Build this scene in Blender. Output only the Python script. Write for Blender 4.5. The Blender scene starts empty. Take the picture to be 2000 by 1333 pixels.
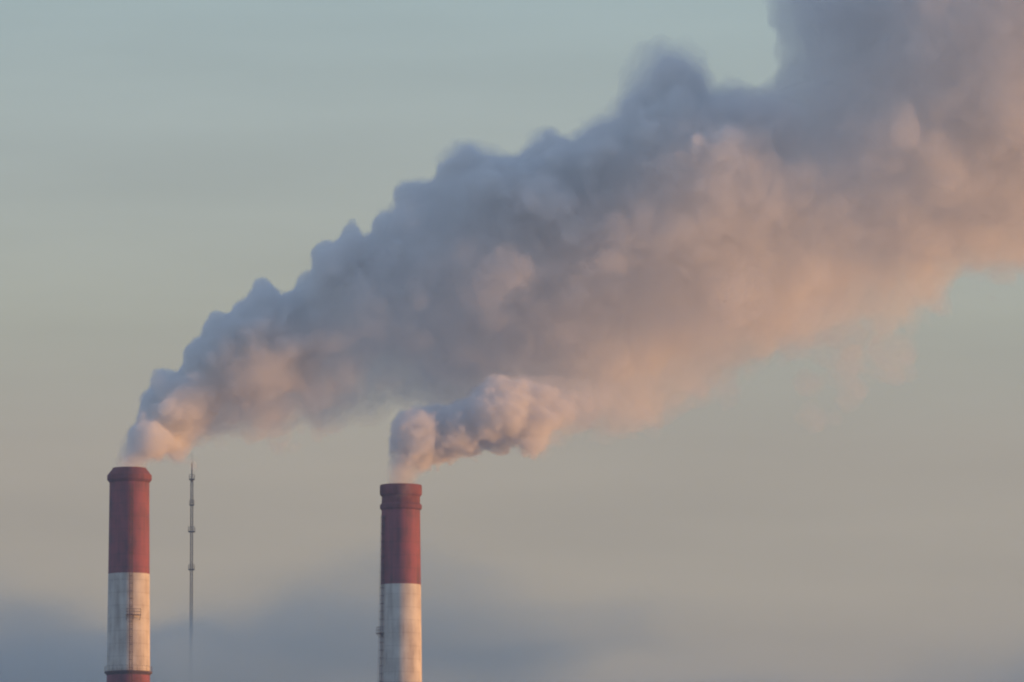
import bpy, bmesh, math, random
import numpy as np
from mathutils import Vector, Matrix

# ------------------------------------------------------------------ camera, sky, sun, exposure
sc = bpy.context.scene
C = sc.collection
R = math.radians
sc.render.resolution_x, sc.render.resolution_y = 1024, 682

PITCH, LENS, EYE = 0.1149, 270.0, 1.7
cam = bpy.data.cameras.new("camera")
cam.lens, cam.sensor_width = LENS, 36.0
cam.clip_start, cam.clip_end = 1.0, 60000.0
camo = bpy.data.objects.new("camera", cam)
C.objects.link(camo)
camo.location = (0, 0, EYE)
camo.rotation_euler = (math.pi / 2 + PITCH, 0, 0)
sc.camera = camo

sc.view_settings.view_transform = 'Standard'
sc.view_settings.look = 'None'
sc.view_settings.exposure = 0.2
sc.view_settings.gamma = 1.0
sc.cycles.use_denoising = True
sc.cycles.use_adaptive_sampling = True
sc.cycles.adaptive_threshold = 0.02
sc.cycles.max_bounces = 20
sc.cycles.volume_bounces = 12
sc.cycles.diffuse_bounces = 3
sc.cycles.transparent_max_bounces = 128
sc.cycles.filter_width = 2.1

SUN_AZ, SUN_EL = 95.0, -0.9          # degrees clockwise from +Y (the view), height
SKY_STRENGTH = 0.1

world = bpy.data.worlds.new("World")
sc.world = world
world.use_nodes = True
nt = world.node_tree
nt.nodes.clear()
N = nt.nodes.new
L = nt.links.new
out = N('ShaderNodeOutputWorld')
bg = N('ShaderNodeBackground')
bg.inputs['Strength'].default_value = SKY_STRENGTH
L(bg.outputs[0], out.inputs[0])
sky = N('ShaderNodeTexSky')
sky.sky_type = 'NISHITA'
sky.sun_disc = False
sky.sun_elevation = R(SUN_EL)
sky.sun_rotation = R(SUN_AZ)
sky.air_density, sky.dust_density, sky.ozone_density = 1.0, 1.5, 2.0
tc = N('ShaderNodeTexCoord')
sx = N('ShaderNodeSeparateXYZ')
L(tc.outputs['Generated'], sx.inputs[0])
# smoggy air near the horizon: a band whose colour goes with the height above the horizon only
mr = N('ShaderNodeMapRange')
mr.inputs['From Min'].default_value, mr.inputs['From Max'].default_value = 0.0, 1.0
L(sx.outputs['Z'], mr.inputs['Value'])
ramp = N('ShaderNodeValToRGB')
L(mr.outputs[0], ramp.inputs[0])


def lin(c):
    return [(v / 255 / 12.92 if v / 255 <= 0.04045 else ((v / 255 + 0.055) / 1.055) ** 2.4) for v in c]


SKY_STOPS = [(0.000, (120, 112, 108)), (0.060, (148, 138, 126)), (0.082, (162, 151, 131)),
             (0.100, (167, 157, 137)), (0.118, (166, 166, 148)), (0.138, (164, 172, 164)),
             (0.160, (157, 174, 173)), (0.200, (156, 177, 188)), (0.350, (152, 174, 198)),
             (0.600, (145, 168, 200)), (1.000, (138, 162, 201))]
els = ramp.color_ramp.elements
while len(els) < len(SKY_STOPS):
    els.new(0.5)
for e, (p, c) in zip(els, SKY_STOPS):
    e.position = p
    e.color = [v / SKY_STRENGTH for v in lin(c)] + [1]
fade = N('ShaderNodeMapRange')
fade.interpolation_type = 'SMOOTHSTEP'
fade.inputs['From Min'].default_value, fade.inputs['From Max'].default_value = 0.25, 0.8
fade.inputs['To Max'].default_value = 0.35
L(sx.outputs['Z'], fade.inputs['Value'])
mix = N('ShaderNodeMix')
mix.data_type = 'RGBA'
L(fade.outputs[0], mix.inputs['Factor'])
L(ramp.outputs[0], mix.inputs['A'])
L(sky.outputs[0], mix.inputs['B'])
mpg = N('ShaderNodeMapping')
mpg.inputs['Scale'].default_value = (9, 9, 60)
L(tc.outputs['Generated'], mpg.inputs[0])
ns = N('ShaderNodeTexNoise')
ns.inputs['Scale'].default_value = 1.6
ns.inputs['Detail'].default_value = 4
L(mpg.outputs[0], ns.inputs['Vector'])
nr = N('ShaderNodeMapRange')
nr.inputs['From Min'].default_value, nr.inputs['From Max'].default_value = 0.3, 0.7
nr.inputs['To Min'].default_value, nr.inputs['To Max'].default_value = 0.95, 1.05
L(ns.outputs[0], nr.inputs['Value'])
strk = N('ShaderNodeVectorMath')
strk.operation = 'SCALE'
L(mix.outputs['Result'], strk.inputs[0])
L(nr.outputs[0], strk.inputs['Scale'])
L(strk.outputs[0], bg.inputs['Color'])

sun = bpy.data.lights.new("sun", 'SUN')
sun.energy = 5.0
sun.angle = R(0.5)
sun.color = (1.0, 0.46, 0.11)
suno = bpy.data.objects.new("sun", sun)
C.objects.link(suno)
sd = Vector((math.sin(R(SUN_AZ)) * math.cos(R(SUN_EL)), math.cos(R(SUN_AZ)) * math.cos(R(SUN_EL)), math.sin(R(SUN_EL))))
suno.rotation_euler = sd.to_track_quat('Z', 'Y').to_euler()
suno.location = (0, 0, 500)

# ------------------------------------------------------------------ helpers
FPX = 2000 * LENS / 36.0


def at(px, py, Y):
    """the point at depth Y on the sight line of a spot in the photograph"""
    u, v = (px - 1000) / FPX, (666.5 - py) / FPX
    dy = math.cos(PITCH) - v * math.sin(PITCH)
    dz = math.sin(PITCH) + v * math.cos(PITCH)
    return Vector((u * Y / dy, Y, EYE + dz * Y / dy))


def tag(o, label=None, cat=None, group=None, kind=None):
    for k, v in (('label', label), ('category', cat), ('group', group), ('kind', kind)):
        if v:
            o[k] = v
    return o


def link(name, me, mat, parent=None, smooth=True):
    if mat and not me.materials:
        me.materials.append(mat)
    if smooth:
        me.polygons.foreach_set('use_smooth', np.ones(len(me.polygons), bool))
    o = bpy.data.objects.new(name, me)
    C.objects.link(o)
    o.parent = parent
    return o


def from_bm(name, bm, mat, parent=None, smooth=False):
    me = bpy.data.meshes.new(name)
    bmesh.ops.recalc_face_normals(bm, faces=bm.faces)
    bm.to_mesh(me)
    bm.free()
    return link(name, me, mat, parent, smooth)


def empty(name, loc):
    o = bpy.data.objects.new(name, None)
    o.location = loc
    C.objects.link(o)
    return o


def lathe(bm, prof, n=64, closed=False):
    """turn (radius, z) pairs round the z axis"""
    rings = []
    for r, z in prof:
        rings.append([bm.verts.new((r * math.cos(2 * math.pi * i / n), r * math.sin(2 * math.pi * i / n), z)) for i in range(n)])
    m = len(rings)
    for j in range(m if closed else m - 1):
        a, b = rings[j], rings[(j + 1) % m]
        for i in range(n):
            f = bm.faces.new((a[i], a[(i + 1) % n], b[(i + 1) % n], b[i]))
            f.smooth = True
    return rings


def bar(bm, a, b, r, n=6):
    a, b = Vector(a), Vector(b)
    q = (b - a).to_track_quat('Z', 'Y')
    ra = [bm.verts.new(a + q @ Vector((r * math.cos(2 * math.pi * i / n), r * math.sin(2 * math.pi * i / n), 0))) for i in range(n)]
    rb = [bm.verts.new(b + q @ Vector((r * math.cos(2 * math.pi * i / n), r * math.sin(2 * math.pi * i / n), 0))) for i in range(n)]
    for i in range(n):
        bm.faces.new((ra[i], ra[(i + 1) % n], rb[(i + 1) % n], rb[i]))
    bm.faces.new(ra[::-1])
    bm.faces.new(rb)


def box(bm, lo, hi):
    vs = [bm.verts.new((x, y, z)) for z in (lo[2], hi[2]) for y in (lo[1], hi[1]) for x in (lo[0], hi[0])]
    for f in ((0, 2, 3, 1), (4, 5, 7, 6), (0, 1, 5, 4), (2, 6, 7, 3), (0, 4, 6, 2), (1, 3, 7, 5)):
        bm.faces.new([vs[i] for i in f])


def paint(name, base, dirt, scale=0.25, amount=0.5, rough=0.75, joints=0.0):
    """weathered paint: streaks that run down the shaft, blotches, fine grain"""
    m = bpy.data.materials.new(name)
    m.use_nodes = True
    t = m.node_tree
    p = t.nodes['Principled BSDF']
    p.inputs['Roughness'].default_value = rough
    p.inputs['Specular IOR Level'].default_value = 0.2
    co = t.nodes.new('ShaderNodeTexCoord')
    mp = t.nodes.new('ShaderNodeMapping')
    mp.inputs['Scale'].default_value = (scale * 4, scale * 4, scale * 0.35)
    t.links.new(co.outputs['Object'], mp.inputs[0])
    n1 = t.nodes.new('ShaderNodeTexNoise')
    n1.inputs['Scale'].default_value = 1.0
    n1.inputs['Detail'].default_value = 6
    n1.inputs['Roughness'].default_value = 0.6
    t.links.new(mp.outputs[0], n1.inputs['Vector'])
    n2 = t.nodes.new('ShaderNodeTexNoise')
    n2.inputs['Scale'].default_value = scale * 1.3
    n2.inputs['Detail'].default_value = 5
    t.links.new(co.outputs['Object'], n2.inputs['Vector'])
    mu = t.nodes.new('ShaderNodeMath')
    mu.operation = 'MULTIPLY'
    t.links.new(n1.outputs[0], mu.inputs[0])
    t.links.new(n2.outputs[0], mu.inputs[1])
    r = t.nodes.new('ShaderNodeMapRange')
    r.inputs['From Min'].default_value, r.inputs['From Max'].default_value = 0.15, 0.42
    r.inputs['To Max'].default_value = amount
    sep = t.nodes.new('ShaderNodeSeparateXYZ')
    t.links.new(co.outputs['Object'], sep.inputs[0])
    pp = t.nodes.new('ShaderNodeMath')                      # pour joints every 2.5 m
    pp.operation = 'PINGPONG'
    pp.inputs[1].default_value = 1.25
    t.links.new(sep.outputs['Z'], pp.inputs[0])
    jr = t.nodes.new('ShaderNodeMapRange')
    jr.inputs['From Min'].default_value, jr.inputs['From Max'].default_value = 0.03, 0.14
    jr.inputs['To Min'].default_value, jr.inputs['To Max'].default_value = 0.22 * joints, 0.0
    t.links.new(pp.outputs[0], jr.inputs['Value'])
    ad = t.nodes.new('ShaderNodeMath')
    ad.operation = 'ADD'
    ad.use_clamp = True
    t.links.new(r.outputs[0], ad.inputs[0])
    t.links.new(jr.outputs[0], ad.inputs[1])
    t.links.new(mu.outputs[0], r.inputs['Value'])
    mx = t.nodes.new('ShaderNodeMix')
    mx.data_type = 'RGBA'
    mx.inputs['A'].default_value = (*base, 1)
    mx.inputs['B'].default_value = (*dirt, 1)
    t.links.new(ad.outputs[0], mx.inputs['Factor'])
    t.links.new(mx.outputs['Result'], p.inputs['Base Color'])
    b = t.nodes.new('ShaderNodeBump')
    b.inputs['Strength'].default_value = 0.25
    b.inputs['Distance'].default_value = 0.05
    t.links.new(n1.outputs[0], b.inputs['Height'])
    t.links.new(b.outputs[0], p.inputs['Normal'])
    return m


def vapour(name, colour, density, aniso=0.0, skin=0.0, skin_colour=(0.8, 0.8, 0.8), absorb=None):
    m = bpy.data.materials.new(name)
    m.use_nodes = True
    t = m.node_tree
    t.nodes.clear()
    o = t.nodes.new('ShaderNodeOutputMaterial')
    v = t.nodes.new('ShaderNodeVolumePrincipled')
    v.inputs['Color'].default_value = (*colour, 1)
    v.inputs['Density'].default_value = density
    v.inputs['Anisotropy'].default_value = aniso
    if absorb:
        v.inputs['Absorption Color'].default_value = (*absorb, 1)
    t.links.new(v.outputs[0], o.inputs['Volume'])
    if skin > 0:
        mx = t.nodes.new('ShaderNodeMixShader')
        tr = t.nodes.new('ShaderNodeBsdfTransparent')
        df = t.nodes.new('ShaderNodeBsdfDiffuse')
        df.inputs['Color'].default_value = (*skin_colour, 1)
        mx.inputs[0].default_value = skin
        t.links.new(tr.outputs[0], mx.inputs[1])
        t.links.new(df.outputs[0], mx.inputs[2])
        t.links.new(mx.outputs[0], o.inputs['Surface'])
    m.cycles.homogeneous_volume = True
    return m


M_RED = paint('red_paint', (0.31, 0.10, 0.108), (0.15, 0.075, 0.078), amount=0.95, joints=1.0)
M_WHITE = paint('white_paint', (0.69, 0.64, 0.57), (0.34, 0.28, 0.24), amount=0.75, joints=1.0)
M_SOOT = paint('sooty_concrete', (0.24, 0.085, 0.085), (0.10, 0.055, 0.055), amount=0.8, rough=0.9)
M_STEEL = paint('rusty_steel', (0.16, 0.10, 0.08), (0.07, 0.05, 0.045), scale=1.0, amount=0.8)
M_GREY = paint('galvanised_steel', (0.13, 0.125, 0.12), (0.07, 0.065, 0.06), scale=1.0, amount=0.7)

# ------------------------------------------------------------------ ground
gm = paint('pale_bounce_ground', (0.42, 0.42, 0.43), (0.16, 0.15, 0.13), scale=0.02, amount=1.0, rough=0.95)  # unseen ground, kept pale to bounce light up onto chimneys and smoke
bm = bmesh.new()
GX, GY0, GY1 = 2600, -400, 3600
nx, ny = 52, 40
gv = [[bm.verts.new((-GX + 2 * GX * i / nx, GY0 + (GY1 - GY0) * j / ny,
                     -0.25 + 0.25 * math.sin(i * 1.3) * math.cos(j * 0.9))) for i in range(nx + 1)] for j in range(ny + 1)]
for j in range(ny):
    for i in range(nx):
        bm.faces.new((gv[j][i], gv[j][i + 1], gv[j + 1][i + 1], gv[j + 1][i]))
tag(from_bm('ground', bm, gm, smooth=True), kind='structure')

# ------------------------------------------------------------------ chimneys
def ladder(parent, r_at, az, z0, z1, mat):
    """caged ladder up the shaft: two rails, rungs, hoops and the straps of the cage"""
    bm = bmesh.new()
    rad = Vector((math.cos(az), math.sin(az), 0))
    tan = Vector((-math.sin(az), math.cos(az), 0))

    def P(z, outw, side):
        return rad * (r_at(z) + outw) + tan * side + Vector((0, 0, z))
    for s in (-0.3, 0.3):
        bar(bm, P(z0, 0.25, s), P(z1, 0.25, s), 0.05)
    z = z0
    while z < z1:
        bar(bm, P(z, 0.25, -0.3), P(z, 0.25, 0.3), 0.02, 4)
        z += 0.4
    z = z0 + 2.2
    while z < z1:
        pts = [P(z, 0.25 + 0.55 * math.sin(a), 0.38 * -math.cos(a)) for a in [math.pi * k / 8 for k in range(9)]]
        for a, b in zip(pts, pts[1:]):
            bar(bm, a, b, 0.035, 4)
        bar(bm, P(z, 0, -0.3), P(z, 0.25, -0.3), 0.04, 4)
        bar(bm, P(z, 0, 0.3), P(z, 0.25, 0.3), 0.04, 4)
        z += 1.5
    for k in (2, 4, 6):
        a = math.pi * k / 8
        bar(bm, P(z0 + 2.2, 0.25 + 0.55 * math.sin(a), -0.38 * math.cos(a)), P(z1, 0.25 + 0.55 * math.sin(a), -0.38 * math.cos(a)), 0.03, 4)
    return from_bm('ladder', bm, mat, parent)


def landing(parent, r_at, az, z, w, d, mat):
    """small rest platform beside the ladder with a guard rail and two brackets"""
    bm = bmesh.new()
    r = r_at(z)
    box(bm, (r - 0.15, -w / 2, z - 0.12), (r + d, w / 2, z))
    for s in (-w / 2 + 0.06, 0, w / 2 - 0.06):
        bar(bm, (r + d - 0.06, s, z), (r + d - 0.06, s, z + 1.1), 0.035, 5)
        bar(bm, (r - 0.1, s, z - 1.0), (r + d - 0.1, s, z - 0.12), 0.05, 5)
    for h in (0.55, 1.1):
        bar(bm, (r + d - 0.06, -w / 2, z + h), (r + d - 0.06, w / 2, z + h), 0.035, 5)
        for s in (-w / 2 + 0.03, w / 2 - 0.03):
            bar(bm, (r, s, z + h), (r + d, s, z + h), 0.035, 5)
    bmesh.ops.rotate(bm, verts=bm.verts, cent=(0, 0, 0), matrix=Matrix.Rotation(az, 3, 'Z'))
    return from_bm('landing', bm, mat, parent)


def gallery(parent, r, z, mat, w=0.45):
    """ring platform round the shaft, with a rail on posts"""
    bm = bmesh.new()
    lathe(bm, [(r + 0.01, z - 0.75), (r + w * 0.6, z - 0.35), (r + w, z - 0.3), (r + w, z), (r + 0.01, z)])
    n = 28
    pts = [(math.cos(2 * math.pi * k / n) * (r + w - 0.05), math.sin(2 * math.pi * k / n) * (r + w - 0.05)) for k in range(n)]
    for k, (x, y) in enumerate(pts):
        x2, y2 = pts[(k + 1) % n]
        bar(bm, (x, y, z), (x, y, z + 1.0), 0.02, 4)
        bar(bm, (x, y, z + 1.0), (x2, y2, z + 1.0), 0.02, 4)
    return from_bm('gallery', bm, mat, parent)


def chimney(Y, px, py_top, half_top, half_low, py_low, marks, rim, label):
    """half widths in photo pixels at the top and at py_low; marks: photo heights where the paint changes"""
    top = at(px, py_top, Y)
    root = empty('chimney', (top.x, Y, 0))
    tag(root, label, 'chimney', 'striped power plant chimneys')
    H = top.z
    s = Y / FPX * 1.0066
    r0, r1 = half_top * s, half_low * s
    zl = at(px, py_low, Y).z
    k = (r1 - r0) / (H - zl)

    def r_at(z):
        return r0 + k * (H - z) + max(0, (60 - z) / 60) ** 2 * 1.2
    zs = [H - rim[1]] + [at(px, p, Y).z for p in marks]
    while zs[-1] > 22:
        zs.append(zs[-1] - 19.5)
    zs[-1] = 0
    for i, (za, zb) in enumerate(zip(zs, zs[1:])):
        bm = bmesh.new()
        m = 12
        lathe(bm, [(r_at(za + (zb - za) * j / m), za + (zb - za) * j / m) for j in range(m + 1)], 96)
        from_bm('red_band' if i % 2 == 0 else 'white_band', bm, M_RED if i % 2 == 0 else M_WHITE, root)
    bm = bmesh.new()
    prof = [(r0 + a, H - b) for a, b in rim[0]]
    lathe(bm, prof + [(r0 - 0.55, H), (r0 - 0.55, H - 9)], 96)
    from_bm('rim', bm, M_SOOT, root).data.set_sharp_from_angle(angle=R(25))
    return root, r_at, H, zs


def arc_az(px_off, half):
    """direction round the shaft of a spot px_off from the axis, on the side of the camera"""
    return -math.pi / 2 + math.asin(max(-1, min(1, px_off / half)))


c1, ra1, H1, z1 = chimney(1500, 253, 915, 38.5, 42.0, 1312, (1122, 1312),
                          ([(0.0, 2.9), (0.5, 2.35), (0.5, 1.45), (-0.55, 0.12), (-0.7, 0.0)], 2.9),
                          'taller red and white chimney with flared sooty rim, nearer the thin mast')
ladder(c1, ra1, arc_az(6, 40), 3, H1 - 3.5, M_STEEL)
landing(c1, ra1, arc_az(10, 40), at(253, 1204, 1500).z, 2.8, 1.1, M_STEEL)
gallery(c1, ra1(z1[2]), z1[2] - 0.05, M_STEEL)

Y2 = 1473
c2, ra2, H2, z2 = chimney(Y2, 783, 948, 37.0, 41.5, 1333, (1143, 1345),
                          ([(0.0, 4.9), (0.33, 4.65), (0.38, 4.45), (0.38, 3.9), (0.05, 3.55), (0.02, 2.3), (0.36, 1.9), (0.40, 1.6),
                            (0.40, 0.25), (0.3, 0.0)], 4.9),
                          'red and white chimney with two ring collars at its top, feeding the smaller smoke plume')
ladder(c2, ra2, arc_az(-31, 37), 3, H2 - 6, M_STEEL)
landing(c2, ra2, arc_az(-33, 37), at(783, 1238, Y2).z, 1.6, 0.9, M_STEEL)
gallery(c2, ra2(z2[2]), z2[2] - 0.05, M_STEEL)

# ------------------------------------------------------------------ mast
MY = 1990
mt = at(375, 905, MY)
mast = empty('radio_mast', (mt.x, MY, 0))
tag(mast, 'thin dark lattice mast with small platforms, its foot lost in the haze', 'mast')
mz = mt.z
bm = bmesh.new()
hw = 0.31
zz = 0.0
legs = [(-hw, -hw), (hw, -hw), (hw, hw), (-hw, hw)]
for x, y in legs:
    bar(bm, (x, y, 0), (x, y, mz - 4), 0.085)
flip = 0
while zz < mz - 5:
    for k in range(4):
        a, b = legs[k], legs[(k + 1) % 4]
        if flip:
            a, b = b, a
        bar(bm, (*a, zz), (*b, zz + 1.3), 0.055, 4)
        bar(bm, (*a, zz + 1.3), (*b, zz + 1.3), 0.05, 4)
    zz += 1.3
    flip ^= 1
from_bm('lattice', bm, M_GREY, mast)
bm = bmesh.new()
bar(bm, (0, 0, mz - 5), (0, 0, mz), 0.16)
bar(bm, (0, 0, mz), (0, 0, mz + 2.5), 0.05)
from_bm('top_antenna', bm, M_GREY, mast)
for py, w in ((936, 0.72), (986, 0.62), (1038, 0.9), (1112, 0.8)):
    z = at(375, py, MY).z
    bm = bmesh.new()
    box(bm, (-w, -w, z - 0.25), (w, w, z + 0.05))
    for x in (-w, w):
        for y in (-w, w):
            bar(bm, (x * 0.96, y * 0.96, z), (x * 0.96, y * 0.96, z + 1.1), 0.04, 4)
    for h in (0.55, 1.1):
        for (xa, ya), (xb, yb) in (((-w, -w), (w, -w)), ((w, -w), (w, w)), ((w, w), (-w, w)), ((-w, w), (-w, -w))):
            bar(bm, (xa * .96, ya * .96, z + h), (xb * .96, yb * .96, z + h), 0.04, 4)
    from_bm('platform', bm, M_GREY, mast)

# ------------------------------------------------------------------ smoke
rng = np.random.default_rng(11)


def upsample(lat, n):
    """cubic B-spline interpolation of a random lattice along each axis"""
    o = lat
    for ax in range(3):
        m = o.shape[ax]
        t = np.linspace(1, m - 2.001, n[ax])
        i = np.floor(t).astype(int)
        f = t - i
        w = np.stack([(1 - f) ** 3, 3 * f ** 3 - 6 * f ** 2 + 4, -3 * f ** 3 + 3 * f ** 2 + 3 * f + 1, f ** 3]) / 6
        Wm = np.zeros((n[ax], m), np.float32)
        for q in range(4):
            Wm[np.arange(n[ax]), np.clip(i - 1 + q, 0, m - 1)] += w[q]
        o = np.moveaxis(np.tensordot(Wm, o, axes=(1, ax)), 0, ax)
    return o


def noise3(n, ext, cell, seed):
    g = np.random.default_rng(seed)
    lat = g.standard_normal([max(4, int(e / cell) + 4) for e in ext]).astype(np.float32)
    return upsample(lat, n) * 1.9      # about unit variance


def surface_nets(f, lo, h, name):
    """closed mesh of f < 0"""
    ins = f < 0
    nx, ny, nz = f.shape
    cube = [(a, b, c) for a in (0, 1) for b in (0, 1) for c in (0, 1)]
    cnt = np.zeros((nx - 1, ny - 1, nz - 1), np.int8)
    for a, b, c in cube:
        cnt += ins[a:nx - 1 + a, b:ny - 1 + b, c:nz - 1 + c]
    act = (cnt > 0) & (cnt < 8)
    I = np.argwhere(act)
    idx = np.full(act.shape, -1, np.int32)
    idx[act] = np.arange(len(I))
    acc = np.zeros((len(I), 3), np.float32)
    num = np.zeros(len(I), np.float32)
    for a in cube:
        for ax in range(3):
            if a[ax]:
                continue
            b = list(a)
            b[ax] = 1
            fa = f[I[:, 0] + a[0], I[:, 1] + a[1], I[:, 2] + a[2]]
            fb = f[I[:, 0] + b[0], I[:, 1] + b[1], I[:, 2] + b[2]]
            cr = (fa < 0) != (fb < 0)
            t = np.where(cr, fa / np.where(cr, fa - fb, 1), 0)
            p = np.tile(np.array(a, np.float32), (len(I), 1))
            p[:, ax] = t
            acc += p * cr[:, None]
            num += cr
    V = (I + acc / num[:, None]) * h + np.array(lo, np.float32)
    quads = []
    for ax in range(3):
        u, v = [(1, 2), (2, 0), (0, 1)][ax]
        s0 = [slice(None)] * 3
        s1 = [slice(None)] * 3
        s0[ax], s1[ax] = slice(0, -1), slice(1, None)
        cr = ins[tuple(s0)] != ins[tuple(s1)]
        E = np.argwhere(cr)
        E = E[(E[:, u] > 0) & (E[:, v] > 0) & (E[:, u] < f.shape[u] - 1) & (E[:, v] < f.shape[v] - 1)]
        q = []
        for du, dv in ((1, 1), (0, 1), (0, 0), (1, 0)):
            e = E.copy()
            e[:, u] -= du
            e[:, v] -= dv
            q.append(idx[e[:, 0], e[:, 1], e[:, 2]])
        q = np.stack(q, 1)
        fl = ~ins[E[:, 0], E[:, 1], E[:, 2]]
        q[fl] = q[fl][:, ::-1]
        quads.append(q)
    Q = np.concatenate(quads)
    me = bpy.data.meshes.new(name)
    me.vertices.add(len(V))
    me.vertices.foreach_set('co', V.astype(np.float32).ravel())
    me.loops.add(Q.size)
    me.loops.foreach_set('vertex_index', Q.astype(np.int32).ravel())
    me.polygons.add(len(Q))
    me.polygons.foreach_set('loop_start', np.arange(0, Q.size, 4, dtype=np.int32))
    me.update(calc_edges=True)
    return me


def sstep(a, b, x):
    t = np.clip((x - a) / (b - a), 0, 1)
    return t * t * (3 - 2 * t)


class Plume:
    """a signed distance field made of billows: lo/hi corners, voxel size h"""

    def __init__(self, lo, hi, h, k):
        self.lo, self.h, self.k = np.array(lo, float), h, k
        self.n = [int((b - a) / h) + 1 for a, b in zip(lo, hi)]
        self.ext = [b - a for a, b in zip(lo, hi)]
        self.ax = [np.float32(lo[i] + h * np.arange(self.n[i])) for i in range(3)]
        self.f = np.full(self.n, 14.0, np.float32)

    def ball(self, c, r, k=None, sq=(1, 1, 1)):
        k = self.k if k is None else k
        m = r + 9
        sl = []
        for i in range(3):
            a = max(0, int((c[i] - m - self.lo[i]) / self.h))
            b = min(self.n[i], int((c[i] + m - self.lo[i]) / self.h) + 2)
            if b <= a:
                return
            sl.append(slice(a, b))
        X, Y, Z = np.meshgrid(*[self.ax[i][sl[i]] for i in range(3)], indexing='ij', sparse=True)
        d = np.sqrt(((X - c[0]) / sq[0]) ** 2 + ((Y - c[1]) / sq[1]) ** 2 + ((Z - c[2]) / sq[2]) ** 2) - r
        g = self.f[tuple(sl)]
        hh = np.clip(0.5 + 0.5 * (g - d) / k, 0, 1)
        self.f[tuple(sl)] = g + (d - g) * hh - k * hh * (1 - hh)


# outlines of the two plumes as they stand against the sky, in photo pixels, clockwise from the mouth
EDGE1 = [(223, 948), (223, 912), (232, 878), (244, 838), (262, 800), (263, 777), (272, 760), (289, 749), (299, 722), (315, 716), (333, 721), (354, 718),
         (357, 690), (361, 669), (375, 659), (387, 652), (392, 638), (396, 620), (406, 602), (424, 597), (443, 603), (455, 588), (473, 574),
         (489, 566), (495, 546), (511, 540), (529, 546), (541, 562), (557, 570), (571, 566), (585, 543), (599, 522), (604, 500), (607, 477),
         (622, 464), (641, 459), (655, 464), (661, 444), (671, 427), (690, 421), (704, 429), (713, 448), (722, 421), (738, 400), (760, 398),
         (763, 376), (769, 354), (784, 339), (810, 342), (840, 340), (847, 312), (862, 297), (892, 284), (919, 273), (939, 284), (960, 277),
         (979, 279), (994, 288), (1016, 291), (1036, 282), (1044, 260), (1057, 246), (1080, 252), (1099, 267), (1113, 281), (1117, 256),
         (1132, 234), (1155, 219), (1183, 216), (1199, 193), (1208, 162), (1226, 135), (1239, 108), (1243, 84), (1266, 79), (1293, 70),
         (1316, 78), (1334, 76), (1354, 88), (1379, 99), (1393, 121), (1405, 156), (1424, 140), (1446, 148), (1476, 166), (1503, 155),
         (1511, 112), (1513, 76), (1493, 36), (1482, 0), (1496, -60), (1560, -140), (1660, -205), (1800, -265), (2000, -340), (2250, -420),
         (2500, -470), (2600, -470), (2600, 310), (2400, 385), (2200, 458), (2060, 512), (1996, 532), (1930, 551), (1867, 560), (1846, 590),
         (1814, 609), (1755, 619), (1695, 637), (1660, 655), (1640, 692), (1597, 678), (1545, 703), (1496, 722), (1440, 734), (1405, 748),
         (1370, 765), (1307, 783), (1274, 806), (1256, 822), (1218, 824), (1172, 820), (1100, 826), (1000, 824), (900, 818), (840, 812),
         (774, 794), (714, 796), (672, 818), (627, 838), (585, 828), (550, 848), (515, 870), (480, 870), (410, 869), (388, 902), (357, 909),
         (315, 911), (288, 914), (283, 948)]
EDGE2 = [(758, 985), (757, 946), (757, 915), (763, 880), (770, 850), (776, 815), (782, 797), (800, 792), (835, 796), (858, 786), (880, 790), (910, 780),
         (927, 761), (945, 746), (973, 732), (1000, 740), (1015, 733), (1045, 742), (1062, 738), (1120, 745), (1180, 736), (1222, 742),
         (1200, 796), (1150, 832), (1116, 850), (1092, 875), (1052, 884), (1018, 876), (980, 881), (950, 876), (917, 884), (903, 890),
         (880, 906), (856, 906), (838, 918), (812, 944), (808, 985)]


def inside_depth(px, py, poly):
    """2D distance inside an outline, negative outside"""
    p = np.stack([np.ravel(px), np.ravel(py)], 1).astype(float)
    A = np.array(poly, float)
    B = np.roll(A, -1, 0)
    best = np.full(len(p), 1e9)
    odd = np.zeros(len(p), bool)
    for a, b in zip(A, B):
        ab = b - a
        t = np.clip(((p - a) @ ab) / max(1e-9, ab @ ab), 0, 1)
        best = np.minimum(best, np.hypot(*(p - a - t[:, None] * ab).T))
        if a[1] != b[1]:
            c = (a[1] > p[:, 1]) != (b[1] > p[:, 1])
            xx = a[0] + (p[:, 1] - a[1]) / (b[1] - a[1]) * ab[0]
            odd ^= c & (p[:, 0] < xx)
    return np.where(odd, best, -best)


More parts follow.
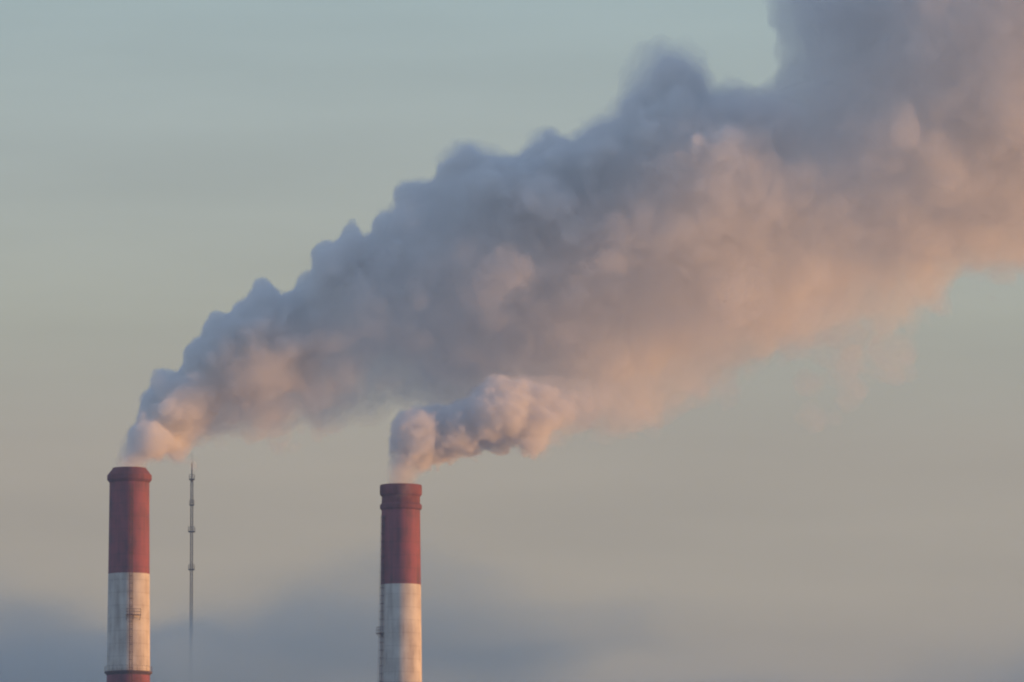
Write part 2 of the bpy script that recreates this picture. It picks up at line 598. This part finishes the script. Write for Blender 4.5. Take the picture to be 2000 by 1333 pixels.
def build_plume(P, poly, Y0, px0, seed, nball, drift, step, rmin, rmax, knobs):
    """billows of every size packed inside the outline, then smaller ones over their skin, front and back"""
    g = np.random.default_rng(seed)

    def wpt(px, py, dy=0.0):
        return at(px, py, Y0 + np.interp(px, *drift) + dy)
    A = np.array(poly, float)
    gx, gy = np.meshgrid(np.arange(A[:, 0].min(), A[:, 0].max(), step), np.arange(A[:, 1].min(), A[:, 1].max(), step), indexing='ij')
    gx = gx + g.uniform(-.4, .4, gx.shape) * step
    gy = gy + g.uniform(-.4, .4, gy.shape) * step
    d = inside_depth(gx, gy, poly)
    d = np.where(d > rmax, rmax * (1 + g.uniform(-0.55, 0.35, d.shape)), d)
    o = np.argsort(-d)
    o = o[d[o] > rmin]
    gx, gy, d = gx.ravel()[o], gy.ravel()[o], d[o]
    K = np.zeros((0, 3))
    for x, y, r in zip(gx, gy, d):
        if len(K) and (np.hypot(K[:, 0] - x, K[:, 1] - y) + r < K[:, 2] + 0.22 * r + 1.0).any():
            continue
        K = np.vstack([K, (x, y, r)])
    for x, y, r in K:
        P.ball(wpt(x, y, g.uniform(-1, 1) * (0 if r > 90 else min(r * 0.12, 5)) * (1 if rmax > 1e3 else 0.9)), r / 10 * 0.97, k=min(1.2, 0.25 + r / 120))
    for x, y, r, dy in knobs:                                   # puffs added at the underside to catch sun, some pushed forward to block it
        P.ball(wpt(x, y, dy), r / 10, k=0.5)
        for _ in range(5):
            a = g.uniform(0, 2 * math.pi)
            P.ball(wpt(x + r * 0.7 * math.cos(a), y + r * 0.6 * math.sin(a), dy + g.uniform(-.5, .5) * r / 10), r * g.uniform(0.3, 0.5) / 10, k=0.4)
    big = K[K[:, 2] > 30]
    # balls thin out as they grow: pick each in proportion to its skin
    pr = big[:, 2] ** 1.3
    pr /= pr.sum()
    n = 0
    while n < nball:
        x, y, r = big[g.choice(len(big), p=pr)]
        v = Vector(g.normal(size=3)).normalized()
        b = min(r * g.uniform(0.10, 0.30), 34) if rmax > 1e3 else g.uniform(7, 17)
        q = Vector((v.x, v.y, v.z)) * (r - 0.15 * b)
        n += 1
        if inside_depth([x + q.x], [y - q.z], poly)[0] < b * 0.85:
            continue
        c = wpt(x + q.x, y - q.z)
        c.y += q.y / 10
        P.ball(c, b / 10, k=0.4 + 0.016 * r)


def shells(P, poly, wisps, Y0, px0, seed, h_noise, mouth, drift, fray, turb):
    """fields of the nested shells, thin fringe to dense core, and of the denser clumps inside"""
    X, Y, Z = np.meshgrid(*P.ax, indexing='ij', sparse=True)
    A = np.array(poly, float)
    cx = np.linspace(A[:, 0].min() + 2, A[:, 0].max() - 2, 120)
    yy = np.arange(A[:, 1].min(), A[:, 1].max(), 4.0)
    up, dn = [], []
    for c in cx:
        q = yy[inside_depth(np.full(len(yy), c), yy, poly) > 0]
        up.append(q.min() if len(q) else np.nan)
        dn.append(q.max() if len(q) else np.nan)
    ok = np.isfinite(up)
    cx, up, dn = cx[ok], np.array(up)[ok], np.array(dn)[ok]
    ker = np.ones(7) / 7
    up, dn = [np.convolve(np.pad(v, 3, mode='edge'), ker, 'valid') for v in (up, dn)]
    xs = np.array([at(c, 0, Y0).x for c in cx])
    zc = np.array([at(c, (u + d) / 2, Y0 + np.interp(c, *drift)).z for c, u, d in zip(cx, up, dn)])
    rr = (dn - up) / 20
    ax = P.ax[0]
    zx = np.interp(ax, xs, zc)[:, None, None]
    rx = np.interp(ax, xs, rr)[:, None, None]
    side = (zx - Z) / rx                                    # -1 upper edge .. 1 lower edge
    soft = sstep(-0.35, 0.75, side) * sstep(11, 21, rx) + 0.35 * sstep(18, 34, rx)
    n1 = noise3(P.n, P.ext, h_noise * 3.2, seed)
    n2 = noise3(P.n, P.ext, h_noise * 1.4, seed + 1)
    n3 = noise3(P.n, P.ext, h_noise * 0.62, seed + 2)
    far = at(1330, 0, Y0).x
    grow = np.clip(rx / 22, 0.16, 1.3)
    low = sstep(-0.8, 0.2, side)
    big = np.clip(n1, -1.6, 1.6) * (0.7 + 1.5 * low) * grow
    mid = (np.minimum(np.abs(n2), 1.7) - 0.7) * (0.8 + 0.7 * low) * np.clip(grow * 1.4, 0.3, 1.0)
    fine = (np.minimum(np.abs(n3), 1.6) - 0.7) * 0.95 * np.clip(grow * 2, 0.35, 1.0)
    dm = np.sqrt((X - mouth[0]) ** 2 + (Y - mouth[1]) ** 2 + (Z - mouth[2]) ** 2)
    near = 1 - sstep(1.0, 8.0, dm)
    f = P.f + (big - (mid + fine) * turb) * (1 - 0.75 * near)
    f = np.clip(f, P.f - 0.4 - 3.0 * low, P.f + 0.4 + 3.0 * low)                    # no stray flecks off the crisp upper edge
    tat = (n1 * 1.2 + n2 * 1.0 + n3 * 0.6)
    fringe = f - 0.10 - 0.6 * near - soft * (1.0 + 1.1 * tat)
    body = f + 0.1 + soft * (0.8 + 0.5 * tat) + near * 0.1
    lower = sstep(-0.75, 0.3, side + 0.14 * tat)
    inner = f + 0.2 + 9 * sstep(11, 26, rx) * lower + soft * (2.5 + 1.5 * tat) + near * 1.0 + 12 * sstep(far, far + 60, X)
    core = f + 0.35 + 16 * sstep(9, 24, rx) * sstep(-0.8, 0.1, side + 0.14 * tat) + soft * (5 + 2.6 * tat) + near * 2.4 + 14 * sstep(far, far + 50, X)
    clump = np.maximum(f + 4.5 * np.clip(rx / 14, 0.25, 1) + near * 3, (0.25 - 0.75 * n1 - 0.75 * n2 - 0.3 * n3) * 3.0)
    tail = 4.5 * sstep(at(970, 0, Y0).x, at(1190, 0, Y0).x, X) if fray else 0.0
    body, inner, core = body + tail * 0.75, inner + tail, core + tail
    fringe = np.maximum(fringe, P.f - 0.7 - 3.5 * soft)
    for px, py, r in wisps:                                # torn scraps adrift below the plume
        c = at(px, py, Y0 + np.interp(px, *drift))
        w = np.sqrt(((X - c.x) / 1.4) ** 2 + ((Y - c.y) / 2.5) ** 2 + (Z - c.z) ** 2) - r / 11 + 1.9 * tat
        fringe = np.minimum(fringe, w)
    return fringe, body, inner, core, clump


DENS = 1.0
SMOKE_WHITE = (0.985, 0.98, 0.975)
SMOKE_SHADED = (0.935, 0.93, 0.93)  # lower albedo dims the small plume in place of real shade
M_FRINGE = vapour('smoke_thin', (0.985, 0.98, 0.975), 0.034 * DENS, 0.2)
M_BODY = vapour('smoke_body', (0.985, 0.98, 0.975), 0.042 * DENS, 0.2, skin=0.02)
M_INNER = vapour('smoke_inner', SMOKE_WHITE, 0.09 * DENS, 0.2)
M_CLUMP = vapour('smoke_clump', SMOKE_WHITE, 0.10 * DENS, 0.2)
M_CORE = vapour('smoke_dense', (0.985, 0.98, 0.975), 0.5 * DENS, 0.2)


def make_smoke(P, poly, wisps, step, Y0, px0, seed, nball, h_noise, mouth, drift, label, mats, fray=False, turb=1.45, knobs=()):
    build_plume(P, poly, Y0, px0, seed, nball, drift, step, step * 2.0, 1e9 if step > 5 else 44, knobs)
    fr, bo, inn, co, cl = shells(P, poly, wisps, Y0, px0, seed, h_noise, mouth, drift, fray, turb)
    for f in (fr, bo, inn, co, cl):                                  # closed at the edges of the block
        for ax in range(3):
            for e in (0, -1):
                s = [slice(None)] * 3
                s[ax] = e
                f[tuple(s)] = 1.0
    root = link('smoke_plume', surface_nets(bo, P.lo, P.h, 'smoke_plume'), mats[1])
    tag(root, label, 'smoke', 'smoke plumes from the chimneys', 'thing')
    link('smoke_fringe', surface_nets(fr, P.lo, P.h, 'smoke_fringe'), mats[0], root)
    link('smoke_core', surface_nets(inn, P.lo, P.h, 'smoke_core'), mats[2], root)
    link('smoke_core', surface_nets(co, P.lo, P.h, 'smoke_core'), mats[3], root)
    link('smoke_clumps', surface_nets(cl, P.lo, P.h, 'smoke_clumps'), mats[4], root)
    return root


H = 0.52
lo = at(205, 955, 1500)
P1 = Plume((lo.x, 1458, lo.z), (at(2580, 0, 1500).x, 1604, at(0, -480, 1500).z), H, 1.0)
WISPS1 = [(1600, 812, 17), (1716, 800, 15), (1732, 735, 18), (1580, 745, 16), (1685, 765, 17), (1640, 722, 16), (1660, 790, 13), (1745, 690, 12)]
make_smoke(P1, EDGE1, WISPS1, 6.0, 1500, 253, 5, 900, 2.6, at(253, 914, 1500),
           ((253, 450, 600, 850, 1000, 1300, 1600, 2600), (0, 6, 9, 14, 15, 15, 19, 38)),
           'huge billowing smoke plume from the taller chimney, blue grey above and orange below',
           (M_FRINGE, M_BODY, M_INNER, M_CORE, M_CLUMP),
           knobs=[(376, 886, 17, -1), (487, 838, 32, -3), (455, 850, 24, -2), (560, 828, 26, -2.5), (630, 808, 26, -2.5), (665, 800, 20, -1.5), (330, 898, 14, -1),
                  (1248, 790, 30, -12), (1208, 796, 30, -14), (1172, 797, 26, -16), (1225, 770, 40, -5), (1275, 772, 32, -5), (1195, 765, 34, -9),
                  (1240, 742, 34, -8), (1150, 780, 26, -13), (1310, 755, 26, -9), (1120, 772, 24, -14)])

lo = at(735, 995, Y2)
P2 = Plume((lo.x, Y2 - 16, lo.z), (at(1260, 0, Y2).x, Y2 + 30, at(0, 600, Y2).z), 0.4, 0.7)
make_smoke(P2, EDGE2, [], 4.0, Y2, 783, 31, 700, 1.3, at(783, 947, Y2), ((783, 960, 1222), (0, 3, 12)),
           'small smoke plume from the double collared chimney, passing in front of the huge one',
           (M_FRINGE, vapour('shaded_fresh_smoke_body', SMOKE_SHADED, 0.10, 0.2, skin=0.02), vapour('shaded_fresh_smoke_inner', SMOKE_SHADED, 0.11, 0.2),
            vapour('shaded_fresh_smoke_dense', SMOKE_SHADED, 0.25, 0.2), vapour('shaded_fresh_smoke_clump', SMOKE_SHADED, 0.2, 0.2)), fray=True, turb=1.9)

# ------------------------------------------------------------------ low smog bank behind the chimneys
def noise2(nx, nz, ex, ez, cx, cz, seed):
    g = np.random.default_rng(seed)
    lat = g.standard_normal((int(ex / cx) + 5, 4, int(ez / cz) + 5)).astype(np.float32)
    return upsample(lat, (nx, 3, nz))[:, 1, :] * 1.9


def smog():
    x0, x1, dx = -420.0, 1500.0, 3.0
    za, zb, dz = 40.0, 180.0, 1.5
    xs, zs = np.arange(x0, x1, dx), np.arange(za, zb, dz)
    nx, nz = len(xs), len(zs)
    ex, ez = x1 - x0, zb - za
    n = noise2(nx, nz, ex, ez, 46, 15, 3) * 0.6 + noise2(nx, nz, ex, ez, 24, 9, 4) * 0.35 + noise2(nx, nz, ex, ez, 11, 5, 8) * 0.2
    Xg, Zg = np.meshgrid(xs, zs, indexing='ij')
    Yc = 1760
    TOP = [(-420, 1040), (0, 1035), (130, 1045), (230, 1082), (400, 1085), (600, 1072), (760, 1066), (950, 1078), (1100, 1105), (1250, 1110),
           (1340, 1165), (1480, 1210), (1700, 1220), (1850, 1180), (2000, 1165), (2300, 1140), (3200, 1110)]
    topz = np.interp(xs, [at(p, q, Yc).x for p, q in TOP], [at(p, q, Yc).z for p, q in TOP])[:, None]
    T = sstep(0, 1, (topz - Zg + 9 * n) / 34) * np.clip(0.9 + 1.2 * n, 0.25, 2.4)
    T = np.clip(T, 0, None) * 36 * (1 + 0.7 * (1 - sstep(at(100, 0, Yc).x, at(320, 0, Yc).x, Xg)))
    T *= 1 + 0.9 * np.exp(-((Xg - at(375, 0, Yc).x) / 9) ** 2)
    T *= sstep(x0, x0 + 60, Xg) * (1 - sstep(x1 - 200, x1 - 20, Xg))
    T[T < 0.02] = 0
    V, front, back = [], np.zeros((nx, nz), int), np.zeros((nx, nz), int)
    for i in range(nx):
        for k in range(nz):
            t = T[i, k]
            front[i, k] = len(V)
            V.append((xs[i], Yc - t * 0.5, zs[k]))
            if t > 0:
                back[i, k] = len(V)
                V.append((xs[i], Yc + t * 0.5, zs[k]))
            else:
                back[i, k] = front[i, k]
    F = []
    for i in range(nx - 1):
        for k in range(nz - 1):
            if T[i:i + 2, k:k + 2].max() <= 0:
                continue
            F.append((front[i, k], front[i + 1, k], front[i + 1, k + 1], front[i, k + 1]))
            b = [back[i, k + 1], back[i + 1, k + 1], back[i + 1, k], back[i, k]]
            F.append(tuple(b))
        a = [front[i, 0], back[i, 0], back[i + 1, 0], front[i + 1, 0]]
        a = list(dict.fromkeys(a))
        if len(a) > 2:
            F.append(tuple(a))
    me = bpy.data.meshes.new('low_cloud')
    me.from_pydata([tuple(v) for v in V], [], F)
    me.update()
    o = link('low_cloud', me, vapour('low_cloud', (0.52, 0.69, 0.77), 0.026))
    tag(o, 'blue grey smog bank lying low behind the chimneys', 'cloud', kind='stuff')


smog()

# ------------------------------------------------------------------ haze
bm = bmesh.new()
box(bm, (-2700, -500, -3), (2700, 3700, 400))
tag(from_bm('haze', bm, vapour('haze', (0.42, 0.66, 1.0), 0.00010)), 'thin bluish haze in the evening air', 'haze', kind='stuff')
